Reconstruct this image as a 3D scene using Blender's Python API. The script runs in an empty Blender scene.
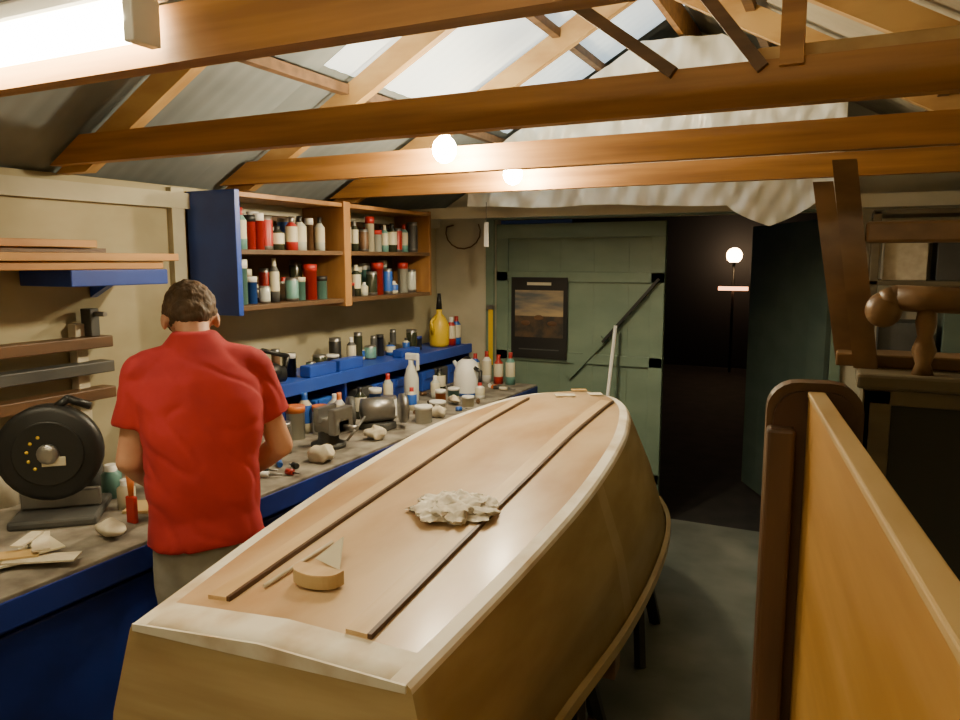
import bpy, bmesh, math, random
from mathutils import Vector, Matrix, noise
from math import sin, cos, pi, radians, sqrt
random.seed(7)
S = bpy.context.scene
COL = S.collection

# ------------------------------------------------------------ materials
def mat(name, c1, c2=None, rough=0.6, metal=0.0, scale=(6,6,6), detail=4, bump=0.0, emit=None, estr=0, spec=0.5, coat=0.0, lo=0.35, hi=0.65, transm=0, alpha=1):
    m = bpy.data.materials.new(name); m.use_nodes = True
    nt = m.node_tree; b = nt.nodes['Principled BSDF']
    b.inputs['Roughness'].default_value = rough
    b.inputs['Metallic'].default_value = metal
    b.inputs['Specular IOR Level'].default_value = spec
    b.inputs['Coat Weight'].default_value = coat
    b.inputs['Coat Roughness'].default_value = 0.2
    b.inputs['Transmission Weight'].default_value = transm
    b.inputs['Alpha'].default_value = alpha
    b.inputs['Base Color'].default_value = (*c1, 1)
    if c2 or bump:
        tc = nt.nodes.new('ShaderNodeTexCoord'); mp = nt.nodes.new('ShaderNodeMapping')
        mp.inputs['Scale'].default_value = scale
        nz = nt.nodes.new('ShaderNodeTexNoise'); nz.inputs['Scale'].default_value = 1.0
        nz.inputs['Detail'].default_value = detail
        nt.links.new(tc.outputs['Object'], mp.inputs['Vector']); nt.links.new(mp.outputs['Vector'], nz.inputs['Vector'])
        if c2:
            r = nt.nodes.new('ShaderNodeValToRGB')
            r.color_ramp.elements[0].position = lo; r.color_ramp.elements[1].position = hi
            r.color_ramp.elements[0].color = (*c1, 1); r.color_ramp.elements[1].color = (*c2, 1)
            nt.links.new(nz.outputs['Fac'], r.inputs['Fac']); nt.links.new(r.outputs['Color'], b.inputs['Base Color'])
        if bump:
            bp = nt.nodes.new('ShaderNodeBump'); bp.inputs['Strength'].default_value = bump; bp.inputs['Distance'].default_value = 0.01
            nt.links.new(nz.outputs['Fac'], bp.inputs['Height']); nt.links.new(bp.outputs['Normal'], b.inputs['Normal'])
    if emit:
        b.inputs['Emission Color'].default_value = (*emit, 1); b.inputs['Emission Strength'].default_value = estr
    return m

M = {}
M['wallcream'] = mat('wall_cream', (.45,.40,.26), (.33,.29,.18), .8, scale=(2,2,3), bump=.1)
M['wallwhite'] = mat('wall_white', (.54,.51,.39), (.40,.37,.27), .8, scale=(2,2,3), bump=.1)
M['floor'] = mat('floor_concrete', (.115,.135,.12), (.20,.215,.19), .55, scale=(3,3,3), detail=8, bump=.15)
M['beam'] = mat('beam_wood', (.46,.22,.055), (.28,.125,.03), .55, scale=(1.5,25,25), bump=.15)
M['beamdark'] = mat('beam_dark', (.17,.09,.04), (.10,.055,.025), .6, scale=(2,25,25))
M['rafter'] = mat('rafter_wood', (.58,.37,.14), (.40,.22,.07), .6, scale=(3,20,8))
M['metalroof'] = mat('roof_sheet', (.25,.28,.29), (.13,.15,.16), .6, .0, scale=(1.5,1.5,1.5))
M['roofpale'] = mat('roof_sheet_pale', (.50,.45,.33), (.34,.30,.22), .6, .0, scale=(2,2,2))
M['sky'] = mat('skylight', (.85,.92,.96), (.78,.86,.92), .35, scale=(2,6,2), emit=(.70,.90,1.0), estr=.95)  # emission added so the panel looks as bright as if lit from below
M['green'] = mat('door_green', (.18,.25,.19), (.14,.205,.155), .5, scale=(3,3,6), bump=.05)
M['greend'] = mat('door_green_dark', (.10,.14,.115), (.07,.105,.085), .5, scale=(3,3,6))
M['blue'] = mat('blue_paint', (.012,.035,.28), (.008,.02,.16), .45, scale=(4,4,4))
M['bluel'] = mat('blue_light', (.025,.08,.45), (.02,.055,.34), .4, scale=(4,4,4))
M['bench'] = mat('bench_top', (.12,.10,.08), (.30,.27,.22), .7, scale=(9,9,9), detail=6)
M['shelfwood'] = mat('shelf_wood', (.13,.07,.03), (.08,.042,.018), .55, scale=(12,3,12))
M['cabface'] = mat('cabinet_face', (.38,.19,.06), (.26,.12,.036), .5, scale=(12,12,3))
M['orangewood'] = mat('orange_wood', (.56,.30,.08), (.42,.19,.05), .5, scale=(10,2,12))
M['black'] = mat('black', (.012,.012,.012), rough=.45)
M['darkgrey'] = mat('dark_grey', (.05,.05,.05), (.08,.08,.075), .5)
M['steel'] = mat('steel', (.35,.34,.32), (.22,.21,.2), .35, .8)
M['white'] = mat('white_plastic', (.75,.74,.70), rough=.45)
M['paper'] = mat('paper', (.66,.60,.47), (.52,.45,.33), .8, scale=(20,20,20))
M['red'] = mat('red_plastic', (.38,.02,.015), rough=.4)
M['yellow'] = mat('yellow_plastic', (.72,.48,.02), rough=.4)
M['teal'] = mat('teal', (.13,.30,.27), rough=.4)
M['bluec'] = mat('blue_label', (.02,.10,.45), rough=.4)
M['brown'] = mat('brown', (.14,.07,.03), (.09,.045,.02), .5, scale=(4,4,20))
M['cream'] = mat('cream_label', (.6,.55,.4), rough=.5)
M['darkglass'] = mat('dark_bottle', (.03,.035,.02), rough=.15)
M['glass'] = mat('clear_jar', (.5,.52,.46), rough=.1)
M['orange'] = mat('orange_plastic', (.6,.16,.03), rough=.4)
M['hullbot'] = mat('hull_ply_sanded', (.62,.45,.27), (.42,.25,.115), .38, scale=(4,1.6,4), detail=8, coat=.22)
M['hulltape'] = mat('hull_tape', (.55,.43,.28), (.78,.72,.60), .55, scale=(7,5,7), detail=6, lo=.3, hi=.55)
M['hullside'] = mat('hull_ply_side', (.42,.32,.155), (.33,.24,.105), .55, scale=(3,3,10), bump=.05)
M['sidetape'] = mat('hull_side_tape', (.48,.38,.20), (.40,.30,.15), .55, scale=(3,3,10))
M['transom'] = mat('hull_ply_transom', (.50,.38,.19), (.40,.28,.13), .5, scale=(2,8,18))
M['runner'] = mat('runner_wood', (.62,.45,.25), (.50,.33,.16), .45, scale=(20,2,20))
M['glue'] = mat('dark_glue', (.07,.03,.012), rough=.5)  # dark brown, used to paint the shadow edge beside the runners
M['rag'] = mat('rag_cloth', (.78,.73,.62), (.64,.57,.46), .9, scale=(30,30,30))
M['shirt'] = mat('shirt_red', (.42,.020,.024), (.33,.013,.018), .85, scale=(8,8,8), bump=.15)
M['skin'] = mat('skin', (.54,.29,.18), (.47,.23,.14), .55, scale=(12,12,12))
M['hair'] = mat('hair', (.06,.035,.018), (.10,.06,.03), .7, scale=(60,60,12), bump=.6)
M['pants'] = mat('trousers', (.34,.32,.27), (.24,.22,.18), .85, scale=(10,10,10))
M['shoe'] = mat('shoe', (.03,.025,.02), rough=.6)
M['eye'] = mat('eye_white', (.7,.68,.62), rough=.2)
M['lip'] = mat('lip', (.35,.10,.08), rough=.5)
M['plastic'] = mat('plastic_sheet', (.66,.67,.62), (.84,.85,.80), .3, scale=(5,5,2), bump=.5)
M['bedpost'] = mat('bed_post_wood', (.12,.06,.025), (.07,.035,.015), .4, scale=(14,14,2))
M['bedboard'] = mat('bed_board_wood', (.54,.30,.075), (.42,.215,.045), .42, scale=(10,1.5,14), bump=.08)
M['bedtop'] = mat('bed_board_edge', (.56,.39,.17), (.44,.28,.10), .5, scale=(10,3,14))
M['chairwood'] = mat('chair_wood', (.21,.12,.05), (.12,.065,.027), .4, scale=(6,6,10))
M['cabgrey'] = mat('cabinet_frame', (.15,.12,.07), (.10,.082,.05), .5, scale=(4,4,14))
M['cabdark'] = mat('cabinet_dark', (.025,.027,.022), rough=.5)
M['ground'] = mat('ground_dark', (.02,.02,.02), (.035,.03,.03), .8)
M['night'] = mat('house_dark', (.02,.022,.03), rough=.8)
M['bulb'] = mat('bulb_glow', (1,1,1), emit=(1.0,.84,.54), estr=740)
M['tube'] = mat('tube_glow', (1,1,1), emit=(1.0,.87,.56), estr=55)
M['tube2'] = mat('tube_glow_small', (1,1,1), emit=(1.0,.84,.52), estr=62)  # glow of the added fill tube behind the camera
M['porch'] = mat('porch_glow', (1,1,1), emit=(1.0,.62,.3), estr=45)
M['porchred'] = mat('porch_red', (1,.3,.1), emit=(1.0,.40,.18), estr=5)  # emissive colour for the lamp's orange reflection
M['postersky'] = mat('poster_sky', (.10,.11,.12), (.46,.34,.18), .4, scale=(3,3,14))
M['posterdark'] = mat('poster_dark', (.03,.028,.026), (.10,.065,.035), .4, scale=(14,3,14))
M['clearplastic'] = mat('translucent', (.62,.62,.55), rough=.15)

# ------------------------------------------------------------ builder
class B:
    def __init__(s, name):
        s.name = name; s.bm = bmesh.new(); s.mats = []
    def mi(s, m):
        if m not in s.mats: s.mats.append(m)
        return s.mats.index(m)
    def _fin(s, before, m, smooth):
        i = s.mi(m)
        for f in s.bm.faces:
            if f not in before:
                f.material_index = i; f.smooth = smooth
    def add(s, verts, faces, m, smooth=False):
        i = s.mi(m); vs = [s.bm.verts.new(v) for v in verts]
        for f in faces:
            try:
                ff = s.bm.faces.new([vs[k] for k in f]); ff.material_index = i; ff.smooth = smooth
            except ValueError: pass
        return vs
    def box(s, x0,x1,y0,y1,z0,z1, m, bev=0.0, rot=None, piv=None):
        c = Vector(((x0+x1)/2,(y0+y1)/2,(z0+z1)/2)); d = (x1-x0, y1-y0, z1-z0)
        before = set(s.bm.faces)
        r = bmesh.ops.create_cube(s.bm, size=1.0)
        for v in r['verts']: v.co = Vector((v.co.x*d[0], v.co.y*d[1], v.co.z*d[2]))
        vs = r['verts']
        if bev:
            es = list({e for v in vs for e in v.link_edges})
            o = bmesh.ops.bevel(s.bm, geom=es, offset=bev, segments=2, affect='EDGES', profile=.5)
            vs = [v for v in {v for f in s.bm.faces if f not in before for v in f.verts}]
        mt = Matrix.Translation(c)
        if rot is not None:
            p = Vector(piv) if piv else c
            mt = Matrix.Translation(p) @ rot.to_4x4() @ Matrix.Translation(c-p)
        bmesh.ops.transform(s.bm, matrix=mt, verts=vs)
        s._fin(before, m, False)
    def cyl(s, a, b, ra, rb, m, n=16, caps=True, smooth=True):
        a = Vector(a); b = Vector(b); d = (b-a)
        q = Vector((0,0,1)).rotation_difference(d.normalized()).to_matrix()
        vs = []
        for p, r in ((a,ra),(b,rb)):
            for k in range(n):
                t = 2*pi*k/n; vs.append(p + q @ Vector((r*cos(t), r*sin(t), 0)))
        i = s.mi(m); bv = [s.bm.verts.new(v) for v in vs]
        for k in range(n):
            f = s.bm.faces.new((bv[k], bv[(k+1)%n], bv[n+(k+1)%n], bv[n+k])); f.material_index = i; f.smooth = smooth
        if caps:
            f = s.bm.faces.new(bv[:n][::-1]); f.material_index = i
            f = s.bm.faces.new(bv[n:]); f.material_index = i
    def lathe(s, prof, loc, m, n=18, axis=None, ms=None):
        loc = Vector(loc); q = Matrix.Identity(3)
        if axis is not None: q = Vector((0,0,1)).rotation_difference(Vector(axis).normalized()).to_matrix()
        rings = []
        for r, z in prof:
            rings.append([s.bm.verts.new(loc + q @ Vector((max(r,1e-4)*cos(2*pi*k/n), max(r,1e-4)*sin(2*pi*k/n), z))) for k in range(n)])
        for j in range(len(rings)-1):
            mm = s.mi(ms[j] if ms else m)
            for k in range(n):
                f = s.bm.faces.new((rings[j][k], rings[j][(k+1)%n], rings[j+1][(k+1)%n], rings[j+1][k])); f.material_index = mm; f.smooth = True
        f = s.bm.faces.new(rings[0][::-1]); f.material_index = s.mi(ms[0] if ms else m)
        f = s.bm.faces.new(rings[-1]); f.material_index = s.mi(ms[-1] if ms else m)
    def sph(s, c, r, m, sc=(1,1,1), n=14, q=None):
        before = set(s.bm.faces)
        o = bmesh.ops.create_uvsphere(s.bm, u_segments=n*2, v_segments=n, radius=r)
        mt = Matrix.Translation(Vector(c)) @ ((q.to_4x4()) if q is not None else Matrix.Identity(4)) @ Matrix.Diagonal((*sc,1))
        bmesh.ops.transform(s.bm, matrix=mt, verts=o['verts'])
        s._fin(before, m, True)
    def cap(s, a, b, ra, rb, m, n=14):
        s.sph(a, ra, m, n=n//2+2); s.sph(b, rb, m, n=n//2+2)
        if (Vector(b)-Vector(a)).length > 1e-4: s.cyl(a, b, ra, rb, m, n=n)
    def prism(s, pts, m, plane='xz', lo=0, hi=.1, smooth=False):
        def P(p, t):
            if plane == 'xz': return (p[0], t, p[1])
            if plane == 'yz': return (t, p[0], p[1])
            return (p[0], p[1], t)
        n = len(pts)
        vs = [P(p, lo) for p in pts] + [P(p, hi) for p in pts]
        fs = [tuple(range(n)), tuple(range(2*n-1, n-1, -1))] + [(k, (k+1)%n, n+(k+1)%n, n+k) for k in range(n)]
        s.add(vs, fs, m, smooth)
    def tube(s, pts, r, m, n=8):
        for k in range(len(pts)-1): s.cyl(pts[k], pts[k+1], r, r, m, n=n)
        for p in pts[1:-1]: s.sph(p, r, m, n=5)
    def done(s, parent=None, recalc=True):
        if recalc: bmesh.ops.recalc_face_normals(s.bm, faces=s.bm.faces)
        me = bpy.data.meshes.new(s.name); s.bm.to_mesh(me); s.bm.free()
        for m in s.mats: me.materials.append(m if not isinstance(m, str) else M[m])
        o = bpy.data.objects.new(s.name, me); COL.objects.link(o)
        if parent: o.parent = parent
        return o

def remesh(o, vox, smooth=3, disp=None):
    md = o.modifiers.new('r', 'REMESH'); md.mode = 'VOXEL'; md.voxel_size = vox; md.use_smooth_shade = True
    sm = o.modifiers.new('s', 'SMOOTH'); sm.iterations = smooth; sm.factor = .6
    dg = bpy.context.evaluated_depsgraph_get(); dg.update()
    me = bpy.data.meshes.new_from_object(o.evaluated_get(dg))
    mt = [m for m in o.data.materials]
    o.modifiers.clear(); o.data = me
    if not me.materials:
        for m in mt: me.materials.append(m)
    if disp:
        me.update()
        ns = [v.normal.copy() for v in me.vertices]
        for v, n in zip(me.vertices, ns): v.co += n*disp(v.co)
    for p in me.polygons: p.use_smooth = True; p.material_index = 0
    return o

EX, WX0, WX1, WY0, WY1 = 2.08, -2.75, 0.95, -1.3, 4.9
RX = -.9; SL = .57; RZ = EX + (RX-WX0)*SL
def roofz(x): return EX + ((x-WX0) if x <= RX else (WX1-x))*SL

# ------------------------------------------------------------ room shell
b = B('floor'); b.box(WX0-.1, WX1+.1, WY0-.1, WY1+.1, -.06, 0, 'floor'); b.done()
b = B('wall_left'); b.box(WX0-.1, WX0, WY0, WY1+.1, 0, EX, 'wallcream')
for y in (-.6, .35, 1.45, 2.45): b.box(WX0, WX0+.03, y, y+.07, .9, EX-.01, 'wallwhite')
b.box(WX0, WX0+.035, WY0, WY1, EX-.10, EX-.03, 'wallwhite')
b.done()
b = B('wall_right'); b.box(WX1, WX1+.1, WY0, WY1+.1, 0, EX, 'wallcream'); b.done()
b = B('wall_back')
b.box(WX0, -2.27, WY1, WY1+.1, 0, 2.03, 'wallwhite')
b.box(-.07, WX1, WY1, WY1+.1, 0, 2.03, 'wallwhite')
b.prism([(WX0,2.03),(WX1,2.03),(WX1,EX),(RX,RZ),(WX0,EX)], 'wallwhite', 'xz', WY1, WY1+.1)
b.done()
b = B('wall_front'); b.prism([(WX0,0),(WX1,0),(WX1,EX),(RX,RZ),(WX0,EX)], 'wallcream', 'xz', WY0-.1, WY0); b.done()

def sheet(name, xa, xb, y0, y1, m, am=.0022):
    b = B(name); n = int((y1-y0)/.019); vs = []; fs = []
    for k in range(n+1):
        y = y0+(y1-y0)*k/n; w = am*sin(2*pi*y/.076)
        for j in range(5):
            x = xa+(xb-xa)*j/4
            vs.append((x, y, EX+((x-WX0) if (xa+xb)/2<RX else (WX1-x))*SL+.02+w))
    for k in range(n):
        for j in range(4): fs.append((k*5+j, k*5+j+1, k*5+j+6, k*5+j+5))
    b.add(vs, fs, m, True); o = b.done(); return o
SKX, SKY0, SKY1 = -1.98, 2.60, 4.45
sheet('ceiling', WX0-.12, RX, WY0-.1, SKY0, 'metalroof')
sheet('ceiling', WX0-.12, SKX, SKY0, WY1+.15, 'metalroof')
sheet('ceiling', SKX, RX, SKY1, WY1+.15, 'metalroof')
sheet('ceiling', WX1+.12, RX, WY0-.1, WY1+.15, 'roofpale')
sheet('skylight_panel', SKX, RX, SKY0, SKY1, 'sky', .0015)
b = B('roof_purlins')
for x in (-2.0, -1.35, -.45, .3):
    z = roofz(x)-.02
    b.box(x-.02, x+.02, WY0, WY1, z-.03, z+.012, 'beamdark')
b.box(RX-.015, RX+.015, WY0, WY1, RZ-.16, RZ-.02, 'beam')
b.done()

def truss(y, m='beam', webs=0):
    b = B('roof_truss'); t = .045
    def xr(z, side): return WX0+(z-EX)/SL if side<0 else WX1-(z-EX)/SL
    z0, z1 = 2.10, 2.20
    b.prism([(xr(z0,-1)+.01,z0),(xr(z0,1)-.01,z0),(xr(z1,1)-.01,z1),(xr(z1,-1)+.01,z1)], m, 'xz', y-t/2, y+t/2)
    d = .11
    b.prism([(WX0+.01,EX-.005),(WX0+.18,EX-.005),(RX,RZ-d-.03),(RX,RZ-.01)], 'rafter', 'xz', y+t/2, y+t*1.5)
    b.prism([(WX1-.01,EX-.005),(WX1-.18,EX-.005),(RX,RZ-d-.03),(RX,RZ-.01)], 'rafter', 'xz', y+t/2, y+t*1.5)
    def web(x0,z0_,x1,z1_,w=.035, mm='beamdark'):
        dv = Vector((x1-x0, z1_-z0_)).normalized(); nn = Vector((-dv.y, dv.x))*w
        b.prism([(x0+nn.x,z0_+nn.y),(x1+nn.x,z1_+nn.y),(x1-nn.x,z1_-nn.y),(x0-nn.x,z0_-nn.y)], mm, 'xz', y-t/2-.02, y-t/2)
    if webs:
        web(-.40, 2.19, -1.28, roofz(-1.28)-.06, .014)
        web(-.20, 2.18, -.86, RZ-.09, .014)
        web(-.14, 2.18, -.14, roofz(-.14)-.04, .025, 'beam')
    b.done()
truss(.15); truss(1.04); truss(1.90, webs=1); truss(2.75); truss(3.60)
b = B('gable_tie_beam')
b.box(WX0+.05, WX1-.05, 4.44, 4.49, 2.02, 2.09, 'wallwhite'); b.done()
b = B('loose_plank'); b.box(-.22, .50, 1.93, 2.06, 2.201, 2.24, 'bedtop', .003); b.done()

# ------------------------------------------------------------ doors
def leaf(name, m, m2):
    e = bpy.data.objects.new(name, None); COL.objects.link(e)
    b = B('leaf'); w = 1.2
    nb = 5
    for k in range(nb): b.box(k*w/nb+.0004, (k+1)*w/nb-.0004, 0, .025, .02, 2.0, m, .0005)
    for z in (.25, 1.04, 1.60): b.box(.0, w, -.018, -.0005, z, z+.07, m, .003)
    b.box(0,.09,-.018,-.0005,.02,2.0,m,.003); b.box(w-.09,w,-.018,-.0005,.02,2.0,m,.003)
    b.box(0,w,-.020,-.0005,1.90,2.0,m,.003)
    def br(x0,z0,x1,z1,mm,wd=.03,yy=-.03):
        dv = Vector((x1-x0,z1-z0)).normalized(); nn = Vector((-dv.y,dv.x))*wd
        b.prism([(x0+nn.x,z0+nn.y),(x1+nn.x,z1+nn.y),(x1-nn.x,z1-nn.y),(x0-nn.x,z0-nn.y)], mm, 'xz', yy, yy+.03)
    br(.80,1.20,w-.03,1.63,m2,.009,-.05)
    br(.55,.95,.80,1.22,m,.028)
    b.box(w-.14,w-.06,-.03,-.02,.36,.40,'black',.003)
    b.done(e); return e
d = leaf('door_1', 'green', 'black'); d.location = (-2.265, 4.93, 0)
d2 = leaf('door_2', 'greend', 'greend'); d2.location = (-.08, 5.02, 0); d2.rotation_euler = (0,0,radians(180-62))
b = B('trim_1')
b.box(-2.33,-2.27,4.87,4.90,0,2.10,'green',.003); b.box(-.07,-.01,4.87,4.90,0,2.10,'green',.003); b.box(-2.33,-.01,4.86,4.90,2.03,2.10,'green',.003)
b.done()
b = B('wall_poster')
px0,px1,pz0,pz1,py = -2.14,-1.72,1.06,1.63,4.900
b.box(px0,px1,py-.004,py,pz0,pz1,'black')
b.box(px0+.03,px1-.03,py-.0065,py-.004,pz0+.30,pz1-.09,'postersky')
b.box(px0+.03,px1-.03,py-.0060,py-.004,pz0+.15,pz0+.30,'posterdark')
for k in range(3): b.sph((px0+.11+k*.10,py-.006,pz0+.25+.04*(k%2)),.030,'brown',(1.2,.1,.6),8)
b.box(px0+.12,px0+.30,py-.0055,py-.004,pz1-.055,pz1-.035,'cream')
b.box(px0+.06,px1-.06,py-.0055,py-.004,pz0+.06,pz0+.068,'darkgrey')
b.done()
b = B('broom_pole'); b.cyl((-1.42,4.62,.02),(-1.36,4.83,1.32),.012,.012,'white'); b.box(-1.57,-1.28,4.58,4.64,0,.06,'brown',.01); b.done()
b = B('plastic_sheet'); nx, nz = 160, 44; vs=[]; fs=[]
for i in range(nx+1):
    u_ = i/nx; x = -2.20+2.15*u_; top = min(2.95, roofz(x)-.06)
    drape = max(0, 1-abs(u_-.84)/.10)**.7*.12 + .05*u_
    bot = 2.085 - drape - .02*noise.noise((x*2,0,0))
    for j in range(nz+1):
        z = bot+(top-bot)*j/nz; low = (1-j/nz)
        y = 4.34+.05*noise.noise((x*2.5+z,z*2,1))+.045*noise.noise((x*7+z*5,z*3,4))+.014*noise.noise((x*20,z*6,2))+.03*noise.noise((x*12-z*8,2,z*4))
        vs.append((x,y,z))
for i in range(nx):
    for j in range(nz): a=i*(nz+1)+j; fs.append((a,a+1,a+nz+2,a+nz+1))
b.add(vs,fs,'plastic',True); b.done()
b = B('cable_loop'); b.tube([(-2.6,4.89,2.0)]+[(-2.52+.14*cos(t),4.885,1.95+.12*sin(t)) for t in [pi*.9+ k*pi*1.25/10 for k in range(11)]],.005,'beamdark'); b.done()
b = B('hanging_tag'); b.cyl((-2.02,4.23,2.10),(-2.02,4.23,1.98),.002,.002,'steel'); b.box(-2.035,-2.005,4.225,4.235,1.83,1.98,'white',.003); b.done()

# outside
b = B('ground_outside'); b.box(-9,7,5.01,18,-.10,-.04,'ground'); b.done()
b = B('neighbour_house'); b.box(-4.5,3,13,15,-.04,2.6,'night'); b.prism([(-4.8,2.6),(3.3,2.6),(-.7,4.3)],'night','xz',13,15); b.done()
b = B('lamp_post'); b.cyl((-1.63,12.5,-.04),(-1.63,12.5,1.72),.02,.02,'black'); b.cyl((-1.63,12.5,1.70),(-1.63,12.5,1.74),.06,.06,'black'); b.sph((-1.63,12.5,1.82),.12,'porch'); b.box(-1.85,-1.40,12.46,12.50,1.27,1.33,'porchred'); b.done()  # low glowing bar stands in for the lamp's reflection, not a second lamp

# ------------------------------------------------------------ lamps
def bulb(name, x, y, z, by):
    b = B(name)
    b.lathe([(.035,.10),(.035,.085),(.022,.08),(.022,.045)],(x,y,z),'white')
    b.cyl((x,y,z+.10),(x,by,z+.10),.012,.012,'white')
    b.sph((x,y,z),.046,'bulb',(1,1,1.1),10); b.done()
bulb('light_bulb', -1.42, 2.60, 2.17, 2.725)
bulb('light_bulb', -1.50, 3.44, 2.165, 3.575)
b = B('fluorescent_light')
b.box(-2.42,-1.10,.955,1.015,2.20,2.24,'white',.008)
for x in (-2.40,-1.125): b.box(x-.012,x+.012,.940,1.0,2.120,2.20,'white',.003)
b.cyl((-2.38,.970,2.16),(-1.135,.970,2.16),.032,.032,'tube'); b.done()
b = B('fluorescent_light')  # unseen tube added behind the camera to brighten transom and side board
b.box(-1.2,0.0,-.33,-.27,2.33,2.38,'white',.008)
for x in (-1.19,-.01): b.box(x-.012,x+.012,-.325,-.28,2.27,2.33,'white',.003)
for x in (-1.0,-.2): b.cyl((x,-.3,2.38),(x,-.3,roofz(x)-.0),.004,.004,'steel')
b.cyl((-1.18,-.3,2.285),(-.02,-.3,2.285),.019,.019,'tube2'); b.done()

# ------------------------------------------------------------ left bench
BZ = .90
b = B('workbench')
b.box(-2.74,-1.88,WY0+.02,4.75,BZ-.04,BZ,'bench',.004)
b.box(-1.90,-1.875,WY0+.02,4.75,BZ-.09,BZ-.012,'blue',.003)
b.box(-1.96,-1.93,WY0+.02,4.75,.05,BZ-.09,'blue')
for k in range(8): 
    y = WY0+.1+k*.76
    b.box(-1.93,-1.915,y,y+.70,.12,BZ-.12,'blue',.006)
b.box(-2.74,-1.93,4.70,4.75,.05,BZ-.04,'blue')
b.done()
b = B('wall_shelf')
b.box(-2.74,-2.46,-.6,2.16,1.715,1.745,'orangewood',.003)
for y in (.3,1.2,2.05):
    b.prism([(-2.74,1.714),(-2.50,1.714),(-2.74,1.60)],'bluel','xz',y-.015,y+.015)
b.box(-2.74,-2.45,1.75,2.17,1.655,1.714,'bluel',.004)
b.done()
b = B('timber_boards')
b.box(-2.72,-2.50,-.5,1.90,1.795,1.822,'orangewood',.002); b.box(-2.70,-2.44,-.5,2.22,1.747,1.775,'orangewood',.002)
b.box(-2.68,-2.52,.2,1.95,1.777,1.793,'brown'); b.done()
b = B('wall_rail_rack')
for z in (1.405,1.305,1.20): b.box(-2.72,-2.64,-.6,2.05,z,z+.045,'brown' if z!=1.305 else 'darkgrey',.004)
for y in (.1,1.05,1.93): b.box(-2.745,-2.70,y,y+.05,1.1,1.5,'paper',.003)
b.box(-2.72,-2.66,1.97,2.01,1.45,1.56,'darkgrey',.004); b.cyl((-2.69,1.99,1.54),(-2.60,1.99,1.54),.010,.010,'steel')
b.done()
e = bpy.data.objects.new('cutoff_saw', None); COL.objects.link(e)
b = B('saw_body')
b.box(-.13,.13,-.07,.20,0,.03,'darkgrey',.01); b.box(-.12,.12,.05,.08,.03,.09,'steel',.006)
b.box(-.03,.03,.12,.18,.03,.18,'darkgrey',.01)
b.lathe([(.02,-.03),(.135,-.03),(.155,-.02),(.155,.02),(.135,.03),(.02,.03)],(0,-.02,.24),'black',32,(0,1,0))
b.lathe([(.10,-.034),(.105,-.034),(.105,-.03)],(0,-.02,.24),'black',32,(0,1,0))
b.lathe([(.01,-.045),(.03,-.045),(.035,-.03)],(0,-.02,.24),'steel',16,(0,1,0))
b.lathe([(.01,0),(.055,0),(.06,.02),(.06,.15),(.045,.17),(.01,.17)],(0,.01,.25),'darkgrey',20,(0,1,0))
for k in range(5):
    t = -1.0+k*.5; b.sph((.06*cos(t+3.0),-.052,.24+.06*sin(t+3.0)),.006,'yellow',n=5)
b.box(-.02,.05,-.056,-.048,.20,.23,'cream',.002)
b.tube([(.02,-.02,.38),(.06,-.02,.41),(.12,-.0,.38)],.013,'black')
b.done(e); e.location=(-2.28,1.52,BZ); e.rotation_euler=(0,0,radians(42))
b = B('wood_offcuts')
for k in range(34):
    x = random.uniform(-2.20,-1.98); y = random.uniform(.85,1.34); l = random.uniform(.03,.11); w = random.uniform(.012,.035)
    zz = BZ+.001+.0062*(k%9)
    b.box(x-l,x+l,y-w,y+w,zz,zz+.005,random.choice(['paper','paper','cream','bedtop','wallwhite']),0,Matrix.Rotation(random.uniform(0,3),3,'Z'))
b.done()
b = B('crumpled_paper')
for (x,y,r) in ((-2.00,1.50,.045),):
    b.sph((x,y,BZ+.03),r,'paper',(1.2,1,.5),10)
for v in b.bm.verts: v.co += Vector((noise.noise(v.co*25),noise.noise(v.co*25+Vector((5,0,0))),noise.noise(v.co*25+Vector((0,9,0)))*.6))*.02
for v in b.bm.verts: v.co.z = max(v.co.z, BZ+.001)
b.done()
b = B('red_drill')
b.cyl((-2.3,1.94,BZ+.14),(-2.20,1.90,BZ+.14),.032,.025,'red'); b.cyl((-2.20,1.90,BZ+.14),(-2.15,1.88,BZ+.14),.018,.01,'steel'); b.box(-2.30,-2.26,1.92,1.96,BZ+.03,BZ+.13,'darkgrey',.006); b.box(-2.32,-2.23,1.90,1.98,BZ,BZ+.035,'darkgrey',.006); b.done()
b = B('paint_brush'); b.cyl((-2.05,1.62,BZ+.09),(-2.05,1.62,BZ+.16),.008,.013,'orange'); b.box(-2.07,-2.03,1.612,1.628,BZ+.0,BZ+.09,'red',.004); b.done()
b = B('bench_jars')
for (x,y,r,h,m,c_) in ((-2.5,1.80,.05,.13,'darkgrey','cream'),(-2.42,1.98,.04,.16,'white','red'),(-2.52,2.08,.05,.2,'darkglass','black'),(-2.2,1.72,.03,.10,'cream','white'),(-2.6,1.55,.04,.17,'paper','steel'),(-2.35,1.78,.035,.12,'teal','white')):
    b.lathe([(r,0),(r,h*.7),(r*.6,h*.8),(r*.6,h)],(x,y,BZ),m,12,ms=[m,m,c_])
b.done()

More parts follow.
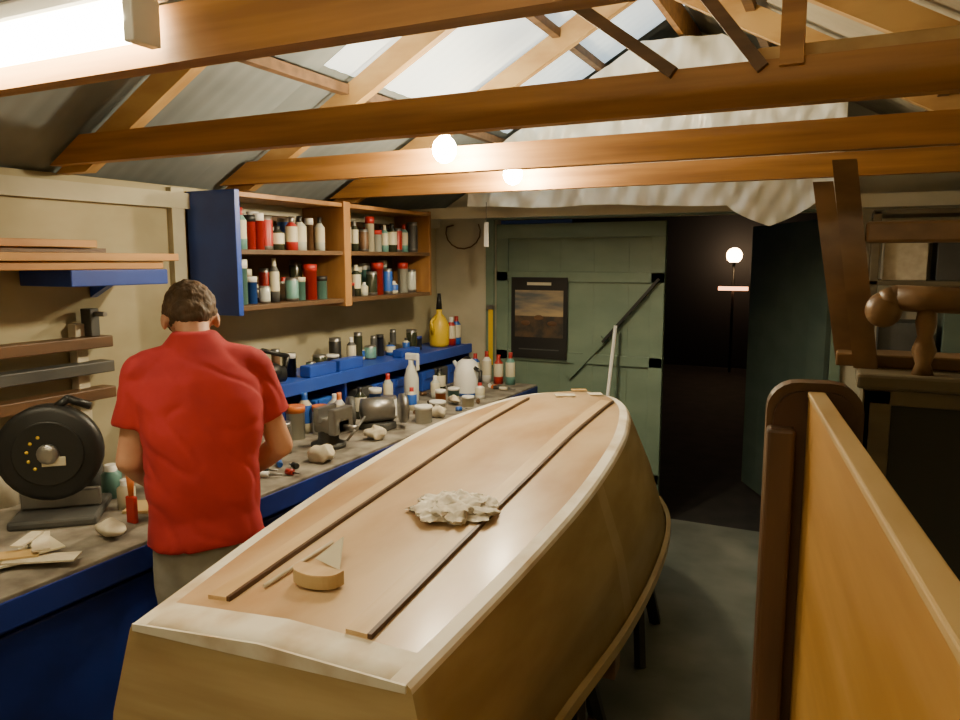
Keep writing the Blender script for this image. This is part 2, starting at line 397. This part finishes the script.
# ------------------------------------------------------------ wall cabinet
b = B('shelf_cabinet')
cx0,cx1,cy0,cy1,cz0,cz1 = -2.745,-2.45,2.55,4.30,1.52,2.06
b.box(cx0,cx1+.005,cy0,cy0+.03,cz0-.02,cz1,'bluel',.003)
b.box(cx0,cx1,cy1-.025,cy1,cz0,cz1,'cabface',.002)
b.box(cx0,cx0+.012,cy0,cy1,cz0,cz1,'shelfwood')
for z in (cz0,cz0+.255,cz1-.03): b.box(cx0,cx1,cy0+.03,cy1-.02,z,z+.022,'cabface' if z>cz0+.3 else 'shelfwood',.002)
b.box(cx0,cx1+.012,3.34,3.40,cz0-.02,cz1,'cabface',.003)
b.done()
def bottle(b, x, y, z, r, h, m, capm, kind):
    if kind == 0: b.lathe([(r,0),(r,h*.25),(r,h*.7),(r*.45,h*.82),(r*.4,h*.9),(r*.42,h)],(x,y,z),m,10,ms=[m,'cream' if m!='cream' else 'bluec',m,capm,capm])
    elif kind == 1: b.lathe([(r,0),(r,h*.12),(r,h*.88),(r*.95,h*.9),(r*.95,h)],(x,y,z),m,12,ms=['steel',m,'steel','steel'])
    else: b.lathe([(r,0),(r,h*.8),(r*1.05,h*.8),(r*1.05,h)],(x,y,z),m,12,ms=[m,capm,capm])
b = B('shelf_bottles')
pal = ['teal','cream','glass','red','darkglass','bluec','glass','red','darkgrey','darkgrey','teal','brown','teal']
for zi, z in enumerate((cz0+.023, cz0+.278)):
    for row in range(2):
        y = cy0+.12
        while y < cy1-.08:
            if 3.29 < y < 3.45: y = 3.46
            r = random.uniform(.022,.036); h = random.choice([.08,.13,.16,.18,.20])*random.uniform(.9,1.08)
            if random.random() < .88:
                bottle(b, -2.53-random.uniform(0,.03)-row*.10, y, z, r, h, random.choice(pal), random.choice(['white','red','black','steel','cream']), random.choice([0,1,2]))
            y += r*2+random.uniform(.003,.03)
b.done()
b = B('bench_riser_shelf')
b.box(-2.74,-2.42,2.60,4.80,1.13,1.15,'bluel',.002); b.box(-2.43,-2.405,2.60,4.80,1.09,1.155,'bluel',.003)
for y in (2.60,3.3,4.05,4.78): b.box(-2.74,-2.43,y,y+.02,BZ,1.13,'blue')
b.done()
b = B('riser_shelf_bottles'); y = 2.95
while y < 4.38:
    r = random.uniform(.02,.04); h = random.uniform(.05,.19)
    bottle(b,-2.56-random.uniform(0,.08),y,1.151,r,h,random.choice(['darkgrey','darkglass','bluec','darkgrey','black','teal','brown','cream']),random.choice(['black','white','blue','black']),random.choice([0,1,2])); y += 2*r+random.uniform(.005,.035)
b.done()
b = B('blue_parts_box')
for y,h in ((3.02,.10),(3.27,.10),(3.9,.08)): b.box(-2.505,-2.435,y,y+.22,1.151,1.151+h*.6,'bluel',.006)
b.done()
b = B('storage_tubs')
for k,(y,m) in enumerate(((2.66,'bluel'),(2.84,'bluel'),(3.05,'bluec'),(3.42,'darkgrey'),(3.60,'bluel'),(3.80,'bluel'),(4.15,'bluel'),(4.33,'darkgrey'),(4.5,'bluel'))):
    b.box(-2.70,-2.435,y,y+.16,BZ+.001,BZ+.13,m,.008); b.box(-2.435,-2.425,y+.02,y+.14,BZ+.08,BZ+.13,m,.004)
b.done()
b = B('yellow_jug')
b.lathe([(.06,0),(.07,.02),(.07,.15),(.045,.2),(.02,.23),(.02,.26)],(-2.54,4.56,1.151),'yellow'); b.tube([(-2.54,4.50,1.36),(-2.54,4.45,1.33),(-2.54,4.47,1.25)],.01,'yellow')
b.cyl((-2.54,4.56,1.41),(-2.54,4.56,1.52),.022,.012,'black'); b.done()
b = B('cleaner_bottles')
for k,(y,m,c_) in enumerate(((4.66,'red','white'),(4.74,'bluec','red'))): bottle(b,-2.50,y,1.151,.034,.2,m,c_,0)
for k,m in enumerate(('bluec','white','red','teal')): bottle(b,-2.32+.09*k,4.68,BZ,.034,.2+.02*(k%2),m,'red',0)
b.done()
b = B('yellow_strap'); b.box(-2.30,-2.265,4.85,4.858,1.0,1.40,'yellow',.002); b.box(-2.31,-2.255,4.845,4.869,1.40,1.43,'steel'); b.done()
b = B('spray_bottle')
b.lathe([(.04,0),(.045,.02),(.045,.15),(.03,.21),(.016,.235),(.016,.26)],(-2.31,3.80,BZ),'clearplastic'); b.box(-2.345,-2.26,3.785,3.815,BZ+.26,BZ+.30,'white',.006); b.box(-2.27,-2.26,3.79,3.81,BZ+.20,BZ+.27,'white'); b.done()
b = B('white_kettle')
b.lathe([(.085,0),(.09,.02),(.085,.14),(.06,.21),(.03,.23),(.012,.245)],(-2.14,4.20,BZ),'white',ms=['bluec','white','white','white','black']); b.tube([(-2.07,4.17,BZ+.18),(-2.02,4.15,BZ+.16),(-2.03,4.15,BZ+.06),(-2.06,4.17,BZ+.04)],.012,'black'); b.cyl((-2.2,4.23,BZ+.14),(-2.26,4.25,BZ+.20),.02,.012,'white'); b.done()
b = B('bench_vise')
x,y,z=-2.10,2.72,BZ
b.lathe([(.08,0),(.08,.02),(.05,.03),(.045,.08)],(x,y,z),'darkgrey'); b.box(x-.05,x+.09,y-.045,y+.045,z+.07,z+.14,'steel',.01)
b.box(x-.03,x-.0,y-.07,y+.07,z+.12,z+.19,'steel',.005); b.box(x+.05,x+.09,y-.07,y+.07,z+.07,z+.19,'steel',.008)
b.cyl((x+.09,y,z+.10),(x+.16,y,z+.10),.014,.014,'steel'); b.cyl((x+.155,y-.07,z+.06),(x+.155,y+.07,z+.14),.006,.006,'steel'); b.done()
b = B('bench_grinder')
x,y,z=-2.10,3.12,BZ
b.box(x-.08,x+.08,y-.06,y+.06,z,z+.04,'darkgrey',.01)
b.lathe([(.02,-.09),(.06,-.08),(.065,0),(.06,.08),(.02,.09)],(x,y,z+.10),'steel',18,(.7,.7,0))
for s_ in (-1,1): b.lathe([(.01,-.015),(.075,-.015),(.075,.015),(.01,.015)],(x+s_*.095,y+s_*.095,z+.10),'darkgrey' if s_<0 else 'steel',22,(.7,.7,0))
b.done()
b = B('plastic_jars'); taken=[]
jar = [(-2.34,2.62,.045,.20,'clearplastic','white',2),(-2.34,2.78,.045,.16,'glass','orange',2),(-2.30,2.92,.04,.14,'white','orange',2),(-1.97,3.36,.045,.09,'clearplastic','white',2),(-2.2,3.38,.045,.12,'white','bluec',1),(-2.33,3.30,.035,.17,'darkglass','black',0),(-2.02,3.60,.045,.07,'white','white',2),(-2.2,3.62,.03,.13,'cream','red',0),(-1.96,3.86,.035,.06,'cream','white',2),(-2.36,3.12,.04,.16,'clearplastic','white',0),(-2.26,4.00,.03,.14,'glass','white',0),(-2.30,2.48,.05,.16,'cream','white',1),(-2.26,3.02,.03,.19,'white','orange',0),(-2.34,3.46,.035,.14,'bluec','white',2),(-2.10,3.78,.03,.10,'orange','white',2),(-2.12,3.98,.035,.08,'teal','white',2),(-2.2,2.42,.035,.18,'white','orange',1),(-2.0,4.1,.03,.1,'white','red',0),(-2.34,4.2,.04,.16,'darkglass','black',0),(-2.36,3.62,.03,.2,'glass','red',0),(-2.2,2.54,.03,.14,'darkgrey','steel',1),(-2.38,2.90,.035,.20,'cream','bluec',0)]
for (x,y,r,h,m,c_,k_) in jar: bottle(b,x,y,BZ,r,h,m,c_,k_); taken.append((x,y,r))
b.done()
taken += [(-2.10,2.72,.15),(-2.10,3.12,.18),(-2.14,4.2,.14),(-2.31,3.8,.06)]
b = B('crumpled_shop_towels')
for (x,y,r) in ((-1.97,2.50,.05),(-1.96,3.50,.04),(-2.05,3.86,.035),(-1.98,2.93,.045)):
    b.sph((x,y,BZ+.035),r,'paper',(1.2,1.1,.7),10); taken.append((x,y,r+.03))
for v in b.bm.verts:
    v.co += Vector((noise.noise(v.co*28),noise.noise(v.co*28+Vector((5,0,0))),noise.noise(v.co*28+Vector((0,9,0)))*.8))*.022; v.co.z=max(v.co.z,BZ+.001)
b.done()
b = B('hand_tools'); c_ = 0
while c_ < 36:
    x = random.uniform(-2.38,-1.93); y = random.uniform(2.15,4.5); a = random.uniform(0,pi); l = random.uniform(.03,.06)
    dx,dy = cos(a)*l, sin(a)*l
    if any(sqrt((x+dx*k-t[0])**2+(y+dy*k-t[1])**2) < t[2]+.02 for t in taken for k in (0,1,2)) or not(-2.40<x+2*dx<-1.9): continue
    taken.append((x+dx,y+dy,.02)); c_ += 1
    m = random.choice(['orange','red','bluec','black','darkgrey','paper','white','brown'])
    b.cyl((x,y,BZ+.014),(x+dx,y+dy,BZ+.014),.012,.013,m,8); b.cyl((x+dx,y+dy,BZ+.012),(x+2*dx,y+2*dy,BZ+.012),.005,.004,'steel',6)
b.done()
b = B('angle_grinder_tool')
b.cyl((-2.56,2.66,1.195),(-2.47,2.86,1.195),.035,.04,'black'); b.cyl((-2.56,2.66,1.195),(-2.60,2.61,1.20),.03,.05,'darkgrey'); b.sph((-2.50,2.80,1.21),.055,'black',(1,1.3,.8)); b.tube([(-2.47,2.86,1.2),(-2.46,2.88,1.28),(-2.5,2.75,1.32),(-2.58,2.65,1.26)],.012,'black'); b.done()
b = B('tool_case'); b.box(-2.66,-2.46,2.28,2.56,BZ,BZ+.30,'darkgrey',.015); b.box(-2.60,-2.52,2.32,2.50,BZ+.30,BZ+.34,'black',.012); b.box(-2.458,-2.45,2.36,2.40,BZ+.2,BZ+.25,'steel',.002); b.done()

# ------------------------------------------------------------ boat
def cr(xs, ys, t):
    if t <= xs[0]: return ys[0]
    if t >= xs[-1]: return ys[-1]
    for i in range(len(xs)-1):
        if xs[i] <= t <= xs[i+1]: break
    def sl(k):
        if k == 0: return (ys[1]-ys[0])/(xs[1]-xs[0])
        if k == len(xs)-1: return (ys[-1]-ys[-2])/(xs[-1]-xs[-2])
        return (ys[k+1]-ys[k-1])/(xs[k+1]-xs[k-1])
    h = xs[i+1]-xs[i]; u = (t-xs[i])/h
    return (2*u**3-3*u*u+1)*ys[i]+(u**3-2*u*u+u)*h*sl(i)+(-2*u**3+3*u*u)*ys[i+1]+(u**3-u*u)*h*sl(i+1)
Ssx = [0,.2,.4,.6,.75,.85,.93,.975,1.0]
hwb = [.335,.39,.42,.41,.36,.30,.21,.12,.02]
zbt = [.97,1.0,1.025,1.05,1.055,1.055,1.05,1.04,1.03]
hws = [.41,.455,.53,.555,.53,.46,.34,.21,.035]
BL = 2.80
axb = Vector((-.0827,.9966,0)); lab = Vector((.9966,.0827,0)); org = Vector((-1.02,1.08,0))
def Bp(y, x, z): return org+axb*y+lab*x+Vector((0,0,z))
def zb(s, x):
    w = max(cr(Ssx,hwb,s),.02); return cr(Ssx,zbt,s)+.018*(1-min(1,abs(x)/w))
e = bpy.data.objects.new('upturned_dinghy', None); COL.objects.link(e)
b = B('hull'); NS = 72
prof = []
for k in range(NS+1):
    s = k/NS; s = 1-(1-s)**1.25
    w = cr(Ssx,hwb,s); ws = cr(Ssx,hws,s); z = cr(Ssx,zbt,s); zs = .545
    yb = s*BL; ys = -.03+s*(BL+.16)
    tp = min(.04, w*.4)
    half = []
    half.append((yb, 0, z+.018))
    half.append((yb, w-tp, z+.018*tp/w))
    half.append((yb, w-.006, z))
    half.append((yb+.0, w+.003, z-.008))
    f1 = .04
    half.append((yb+(ys-yb)*f1, w+(ws-w)*f1+.004, z+(zs-z)*f1))
    f2 = .5
    half.append((yb+(ys-yb)*f2, w+(ws-w)*f2+.018*min(1,w/.2), z+(zs-z)*f2))
    half.append((ys, ws, zs))
    full = [(p[0],-p[1],p[2]) for p in half[::-1][:-1]]+half
    prof.append((s,full))
np_ = len(prof[0][1]); grid = [[b.bm.verts.new(Bp(*p)) for p in pr[1]] for pr in prof]
def setf(f, m): f.material_index = b.mi(m); f.smooth = False
for k in range(NS):
    s = prof[k][0]
    for j in range(np_-1):
        f = b.bm.faces.new((grid[k][j],grid[k][j+1],grid[k+1][j+1],grid[k+1][j]))
        d = min(j, np_-2-j)
        if d == 5: m = 'hullbot' if s>.02 else 'hulltape'
        elif d in (2,3,4): m = 'hulltape'
        else: m = 'sidetape' if .405<s<.44 else 'hullside'
        setf(f, m); f.smooth = d in (0,1,5)
f = b.bm.faces.new(grid[0][::-1]); setf(f,'transom')
f = b.bm.faces.new(grid[NS]); setf(f,'hullside')
o = b.done(e, recalc=False)
bm = bmesh.new(); bm.from_mesh(o.data); bmesh.ops.recalc_face_normals(bm, faces=bm.faces); 
if sum(f.normal.z*f.calc_area() for f in bm.faces) < 0: bmesh.ops.reverse_faces(bm, faces=bm.faces)
bm.to_mesh(o.data); bm.free()
md = o.modifiers.new('sol','SOLIDIFY'); md.thickness = .009; md.offset = -1
b = B('gunwale')
for sg in (-1,1):
    prev = None; i = b.mi('hullside')
    for k in range(NS+1):
        p = prof[k][1][-1]; x = p[1]*sg
        q = [b.bm.verts.new(Bp(p[0], x+sg*dx, p[2]+dz)) for dx,dz in ((0,-.006),(.018,-.006),(.018,.03),(-.002,.03))]
        if prev:
            for j in range(4): f = b.bm.faces.new((prev[j],prev[(j+1)%4],q[(j+1)%4],q[j])); f.material_index = i
        prev = q
b.done(e)
b = B('bilge_runners')
def strip(x0,x1,y0,y1,w,h,m,off=0):
    prev=None; i=b.mi(m); n=40
    for k in range(n+1):
        y=y0+(y1-y0)*k/n; x=x0+(x1-x0)*k/n+off; s=y/BL
        wt = w
        q=[b.bm.verts.new(Bp(y,x+dx,zb(s,x+dx)+dz)) for dx,dz in ((-wt/2,-.002),(wt/2,-.002),(wt/2,h),(-wt/2,h))]
        if prev:
            for j in range(4): f=b.bm.faces.new((prev[j],prev[(j+1)%4],q[(j+1)%4],q[j])); f.material_index=i
        else: f=b.bm.faces.new(q); f.material_index=i
        prev=q
    f=b.bm.faces.new(prev); f.material_index=i
strip(-.215,-.205,.13,2.32,.052,.010,'runner'); strip(-.215,-.205,.13,2.34,.010,.0115,'glue',.030)  # narrow dark strip paints the shadow along each runner's right side
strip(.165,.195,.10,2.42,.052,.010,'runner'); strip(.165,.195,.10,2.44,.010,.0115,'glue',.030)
b.done(e)
b = B('transom_edge')
b.prism([(-.33,.954),(.33,.954),(.33,.970),(0,.988),(-.33,.970)],'hulltape','xz',-.006,0.0)
o = b.done(e); o.matrix_world = Matrix.Translation(org) @ Matrix((( lab.x,axb.x,0,0),(lab.y,axb.y,0,0),(0,0,1,0),(0,0,0,1)))

def trestle(yc, w):
    b = B('trestle')
    def q(x,dy,z): return Bp(yc+dy,x,z)
    R_ = Matrix(((lab.x,axb.x,0),(lab.y,axb.y,0),(0,0,1)))
    c = Bp(yc,0,.50); b.box(c.x-w,c.x+w,c.y-.04,c.y+.04,.46,.537,'beamdark',.004,R_)
    for sx in (-1,1):
        for sy in (-1,1): b.cyl(q(sx*(w-.12),sy*.03,.47),q(sx*(w-.06),sy*.22,0),.028,.028,'black',6,smooth=False)
        b.cyl(q(sx*(w-.1),-.13,.22),q(sx*(w-.1),.13,.22),.018,.018,'beamdark',6)
    b.done()
trestle(1.05,.53); trestle(2.15,.53)

def onhull(y,x): p = Bp(y,x,0); return (p.x,p.y,zb(y/BL,x))
b = B('crumpled_rag'); p = Vector(onhull(.77,.095))
bmesh.ops.create_icosphere(b.bm, subdivisions=5, radius=1)
for v in b.bm.verts:
    n = v.co.normalized(); a = math.atan2(n.y,n.x)
    r = 1+.34*noise.noise(n*2.2)+.18*noise.noise(n*6)+.08*noise.noise(n*14)
    zz = max(n.z,-.25)*.024*(1+1.0*abs(noise.noise(n*4+Vector((3,1,2)))))+.012
    v.co = p+Vector((n.x*r*.115, n.y*r*.115, max(zz,.002)+.010*noise.noise(n*8)))
    if v.co.z < p.z+.009: v.co.z = p.z+.009
for f in b.bm.faces: f.smooth = True
b.mi('rag'); b.done()
b = B('sanding_block'); p = Vector(onhull(.25,-.03)); p.z += .006
pts=[(p.x+.056*cos(t)*1.1,p.y+.035*sin(t)) for t in [pi+.15+k*(pi-.3)/12 for k in range(13)]]+[(p.x+.064,p.y+.02),(p.x-.064,p.y+.02)]
b.prism(pts,'transom','xy',p.z,p.z+.030); b.prism([(q[0]*1.0,q[1]) for q in pts],'runner','xy',p.z+.030,p.z+.033); b.done()
b = B('glue_spreader'); p = Vector(onhull(.36,-.06)); p.z += .002
b.add([p+Vector(v) for v in ((-.05,.0,.002),(.045,-.03,.002),(.0,.05,.05),(-.048,.002,.002),(.047,-.028,.002),(.002,.052,.048))],[(0,1,2),(3,5,4),(0,3,4,1),(1,4,5,2),(2,5,3,0)],'cream'); b.done()
b = B('stirring_stick'); a_=Vector(onhull(.20,-.14)); c_=Vector(onhull(.46,-.12))
b.cyl(a_+Vector((0,0,.008)),c_+Vector((0,0,.008)),.005,.005,'paper',6); b.done()
b = B('sanding_scraps')
for (y,x,w,l,m) in ((2.45,-.02,.05,.03,'paper'),(2.60,.10,.035,.03,'paper'),(2.66,.0,.04,.02,'bedtop')):
    p=onhull(y,x); b.box(p[0]-w,p[0]+w,p[1]-l,p[1]+l,p[2]+.004,p[2]+.010,m,.002,Matrix.Rotation(.5,3,'Z'))
b.done()

# ------------------------------------------------------------ person (bowed over the bench)
pe = bpy.data.objects.new('man_in_red_shirt', None); COL.objects.link(pe)
SHL = Vector((-.152,.055,1.425)); SHR = Vector((.160,.055,1.425))
ELL = Vector((-.200,.06,1.16)); ELR = Vector((.240,.06,1.16))
WRL = Vector((-.10,.27,1.00)); WRR = Vector((.11,.28,1.00))
HC = Vector((0,.195,1.563))
TR = Matrix.Rotation(radians(-46),3,'X')
def hp(x,y,z): return HC + TR @ Vector((x,y,z))
def hand(b, W, d, n, side, m):
    d = d.normalized(); lat = d.cross(n).normalized(); n = lat.cross(d).normalized()
    if n.z > 0: n = -n
    th = lat if (lat.dot(Vector((side,0,0))) < 0) else -lat
    L = [.070,.079,.073,.057]
    for i in range(4):
        off = (1.5-i)*.0215
        bs = W+d*.012+th*off*.7; kn = W+d*.082+th*off-d*.004*abs(i-1)
        b.cap(bs, kn, .0125, .0105, m, 10)
        ang = 0; p = kn
        for sgi,(fr,ca) in enumerate(((.45,22),(.30,34),(.25,26))):
            ang += radians(ca+i*2); dd = d*cos(ang)+n*sin(ang)
            q = p+dd*L[i]*fr; b.cap(p,q,.0090-.0008*sgi,.0084-.0009*sgi,m,10); p = q
    t0 = W+d*.022+th*.026; t1 = t0+(d*.55+th*.65+n*.3).normalized()*.038; t2 = t1+(d*.85+th*.1+n*.45).normalized()*.03; t3 = t2+(d*.8-th*.15+n*.5).normalized()*.024
    b.cap(t0,t1,.0125,.0105,m,10); b.cap(t1,t2,.0100,.0092,m,10); b.cap(t2,t3,.0092,.0078,m,10)
b = B('body')
sk = 'skin'
b.sph(hp(0,-.005,.025), .075, sk, (1,1.2,1.12), q=TR); b.sph(hp(0,.045,-.045), .056, sk, (.95,.95,1.05), q=TR); b.sph(hp(0,.075,-.08), .03, sk,(1.1,1,.8), q=TR)
b.cap(hp(0,.088,.01),hp(0,.108,-.025),.010,.015,sk)
b.cap(hp(-.035,.082,.03),hp(.035,.082,.03),.013,.013,sk)
for s_ in (-1,1):
    b.sph(hp(s_*.078,0,-.005), .03, sk, (.35,.65,1.05), q=TR); b.sph(hp(s_*.045,.065,-.03), .026, sk)
b.cap(hp(0,-.02,-.035),(0,.085,1.47),.050,.050,sk)
b.cap((0,.075,1.46),(0,.05,1.38),.048,.06,sk)
b.cap((0,.04,1.32),(0,0,1.0),.09,.09,sk)
b.cap((-.13,.06,1.39),(.13,.06,1.39),.038,.038,sk)
for S1,E1,W1,sd in ((SHL,ELL,WRL,-1),(SHR,ELR,WRR,1)):
    b.cap(S1-Vector((0,0,.02)),E1,.040,.040,sk); mid=E1.lerp(W1,.3); b.cap(E1,mid,.039,.040,sk); b.cap(mid,W1,.040,.026,sk); b.cap(W1,W1+(W1-E1).normalized()*.02,.026,.023,sk)
    hand(b, W1+Vector((0,0,-.002)), Vector((-sd*.25,.9,-.28)), Vector((0,0,-1)), sd, sk)
for s_ in (-1,1):
    b.cap((s_*.08,0,.90),(s_*.08,.0,.50),.07,.05,sk); b.cap((s_*.08,0,.50),(s_*.08,-.01,.10),.045,.034,sk)
o = b.done(pe); remesh(o,.0055,2)
b = B('shirt')
rings = [(.915,-.005,.174,.128),(.94,-.005,.170,.128),(1.0,0,.163,.122),(1.12,.0,.163,.122),(1.25,.015,.175,.126),(1.34,.032,.184,.122),(1.40,.045,.178,.112),(1.45,.055,.145,.094),(1.49,.07,.100,.078),(1.525,.088,.070,.066),(1.535,.092,.064,.062)]
vs=[];fs=[];n=40
for (z,cy,rx,ry) in rings:
    for k in range(n):
        t=2*pi*k/n; c_,s_=cos(t),sin(t); e_=.8
        vs.append((rx*abs(c_)**e_*(1 if c_>=0 else -1), cy+ry*abs(s_)**e_*(1 if s_>=0 else -1), z))
for j in range(len(rings)-1):
    for k in range(n): fs.append((j*n+k,j*n+(k+1)%n,(j+1)*n+(k+1)%n,(j+1)*n+k))
fs.append(tuple(range(n))[::-1]); fs.append(tuple(range((len(rings)-1)*n,len(rings)*n)))
b.add(vs,fs,'shirt',True)
for S1,E1 in ((SHL,ELL),(SHR,ELR)):
    end=S1.lerp(E1,.62); b.sph(S1+Vector((0,0,-.005)),.060,'shirt'); b.cyl(S1,end,.060,.066,'shirt',20)
    b.cyl((S1.x*.3,.055,1.435),S1,.075,.060,'shirt',20)
o = b.done(pe)
def fold(co):
    z=co.z; f_=min(1,max(0,(1.50-z)/.10))
    a=noise.noise(Vector((co.x*4+z*3,co.y*5,z*6+co.x*5)))*.009*f_+noise.noise(Vector((co.x*12+z*9,co.y*12,z*9)))*.004*f_
    q_ = noise.noise(Vector((co.x*5-z*3, co.y*5, z*11+co.x*9+5)))
    a -= .004*f_*max(0, .2-abs(q_))/.2
    a += sin(co.x*34+z*12+3*noise.noise(co*4))*.004*max(0,(1.15-z)/.26)
    return a
remesh(o,.0075,3,fold)
b = B('trousers')
vs=[];fs=[];rings=[(.78,.150,.10),(.84,.158,.108),(.90,.156,.108),(.98,.142,.10)]
for (z,rx,ry) in rings:
    for k in range(n): t=2*pi*k/n; vs.append((rx*cos(t),ry*sin(t),z))
for j in range(3):
    for k in range(n): fs.append((j*n+k,j*n+(k+1)%n,(j+1)*n+(k+1)%n,(j+1)*n+k))
fs.append(tuple(range(n))[::-1]); fs.append(tuple(range(3*n,4*n)))
b.add(vs,fs,'pants',True)
for s_ in (-1,1):
    b.cap((s_*.075,0,.84),(s_*.08,0,.50),.082,.062,'pants'); b.cyl((s_*.08,0,.50),(s_*.08,-.01,.05),.062,.054,'pants',20)
o = b.done(pe); remesh(o,.009,3,lambda co: noise.noise(co*12)*.005)
b = B('hair')
b.sph(hp(0,-.012,.034), .080, 'hair', (1.02,1.2,1.1), q=TR); b.sph(hp(0,-.055,-.010), .054,'hair',(1.15,.8,1.1), q=TR); b.sph(hp(0,.045,.075),.05,'hair',(1.2,1,.7), q=TR)
for s_ in (-1,1): b.sph(hp(s_*.068,.012,.03),.028,'hair',(.5,1,1.2), q=TR)
o = b.done(pe); remesh(o,.005,2,lambda co: noise.noise(co*45)*.006+noise.noise(co*110)*.003)
b = B('face_details')
for s_ in (-1,1): b.sph(hp(s_*.033,.088,.008),.012,'eye'); b.sph(hp(s_*.033,.098,.006),.005,'black',n=6)
b.cap(hp(-.02,.098,-.058),hp(.02,.098,-.058),.006,.006,'lip')
b.done(pe)
b = B('shoes')
for s_ in (-1,1): b.cap((s_*.08,-.03,.05),(s_*.08,.11,.04),.042,.036,'shoe'); b.box(s_*.08-.042,s_*.08+.042,-.07,.15,0,.022,'shoe',.01)
b.done(pe)
pe.location = (-1.71,1.61,0); pe.rotation_euler=(0,0,radians(52))
b = B('wood_workpiece'); b.box(-2.2,-1.93,1.72,1.84,BZ,BZ+.010,'bedtop',.002,Matrix.Rotation(.5,3,'Z')); b.done()

# ------------------------------------------------------------ right-hand furniture
e = bpy.data.objects.new('bed_frame', None); COL.objects.link(e)
b = B('end_post')
w=.092; pts=[(-w,0),(w,0),(w,1.43)]+[(w-.06+.06*cos(t),1.44+.06*sin(t)) for t in [k*pi/2/6 for k in range(7)]]+[(-w+.06+.06*cos(t),1.44+.06*sin(t)) for t in [pi/2+k*pi/2/6 for k in range(7)]]
b.prism(pts,'bedpost','xz',0,.05)
b.prism([(x_*.86+(0),z_*.985+.005) for x_,z_ in pts],'glue','xz',-.012,.0)
b.box(-w,-w+.055,-.05,.0,0,1.41,'bedpost',.008)
o=b.done(e)
b = B('side_board')
b.box(-.015,.005,-1.35,-.013,.55,1.475,'bedboard',.002); b.box(.005,.014,-1.35,-.013,.55,1.475,'bedtop',.003)
b.box(-.017,.016,-1.35,-.013,1.472,1.485,'bedtop',.003)
o2=b.done(e); 
e.location=(-.045,1.66,0); e.rotation_euler=(0,0,radians(7.7))

b = B('wooden_cabinet')
x0,x1,y0,y1,z1=.06,.90,2.45,2.90,1.42
b.box(x0,x1,y0+.02,y1,.0,z1-.03,'cabdark'); b.box(x0-.02,x1,y0-.01,y1+.01,z1-.045,z1,'cabgrey',.01)
b.box(x0,x0+.075,y0,y0+.02,0,z1-.045,'cabgrey',.004); b.box(x1-.075,x1,y0,y0+.02,0,z1-.045,'cabgrey',.004)
b.box(x0,x1,y0,y0+.02,z1-.09,z1-.045,'cabgrey',.004); b.box(x0,x1,y0,y0+.02,.0,.12,'cabgrey',.004); b.box(x0-.001,x0+.02,y0,y1,0,z1-.045,'cabgrey')
b.done()
b = B('upturned_armchair')
z0=1.42
b.tube([(.10,2.50,1.625),(.13,2.50,1.640),(.3,2.50,1.636),(.6,2.50,1.63),(.86,2.50,1.615)],.038,'chairwood',14)
b.sph((.10,2.50,1.605),.050,'chairwood',(1,.9,1.05)); b.sph((.10,2.50,1.605),.030,'brown',(.8,1.5,.8))
for x in (.21,.75): b.lathe([(.03,0),(.02,.03),(.033,.07),(.02,.11),(.028,.15),(.022,.2)],(x,2.50,z0),'chairwood',14)
b.box(.04,.88,2.56,2.60,1.80,1.865,'chairwood',.01)
def lean(x0,z0_,x1,z1_,w,y0_,y1_,m):
    b.prism([(x0-w,z0_),(x0+w,z0_),(x1+w,z1_),(x1-w,z1_)],m,'xz',y0_,y1_)
lean(.065,z0,-.03,2.05,.034,2.56,2.60,'chairwood')
lean(.01,1.42,-.09,2.00,.030,2.70,2.74,'chairwood')
lean(.60,z0,.66,1.98,.022,2.56,2.60,'chairwood')
b.box(-.02,.66,2.60,2.76,1.42,1.46,'chairwood',.005)
b.done()
b = B('storage_shelf')
for z in (.5,1.1,1.62,1.98): b.box(.1,.92,4.4,4.8,z,z+.025,'cabgrey',.003)
for x in (.1,.88): b.box(x,x+.04,4.4,4.44,0,2.0,'cabgrey',.003); b.box(x,x+.04,4.76,4.8,0,2.0,'cabgrey',.003)
b.done()
b = B('cardboard_boxes')
for (x,z,w,h,m) in ((.16,1.126,.25,.3,'darkgrey'),(.45,1.126,.2,.38,'greend'),(.67,1.126,.18,.25,'brown'),(.16,1.646,.2,.22,'paper'),(.40,1.646,.25,.26,'darkgrey'),(.68,1.646,.16,.3,'wallwhite'),(.2,.526,.3,.4,'cabgrey'),(.55,.526,.3,.35,'brown')):
    b.box(x,x+w,4.45,4.74,z,z+h,m,.004)
b.done()

# ------------------------------------------------------------ world + camera
w = bpy.data.worlds.new('World'); S.world = w; w.use_nodes = True
bg = w.node_tree.nodes['Background']; bg.inputs[0].default_value = (.01,.013,.022,1); bg.inputs[1].default_value = .5
cam = bpy.data.cameras.new('Camera'); co = bpy.data.objects.new('Camera', cam); COL.objects.link(co)
cam.sensor_width = 36; cam.lens = 36*750/960; cam.clip_start = .02
co.location = (0,0,1.75)
co.rotation_euler = (radians(90-7.6), 0, radians(26))
S.camera = co
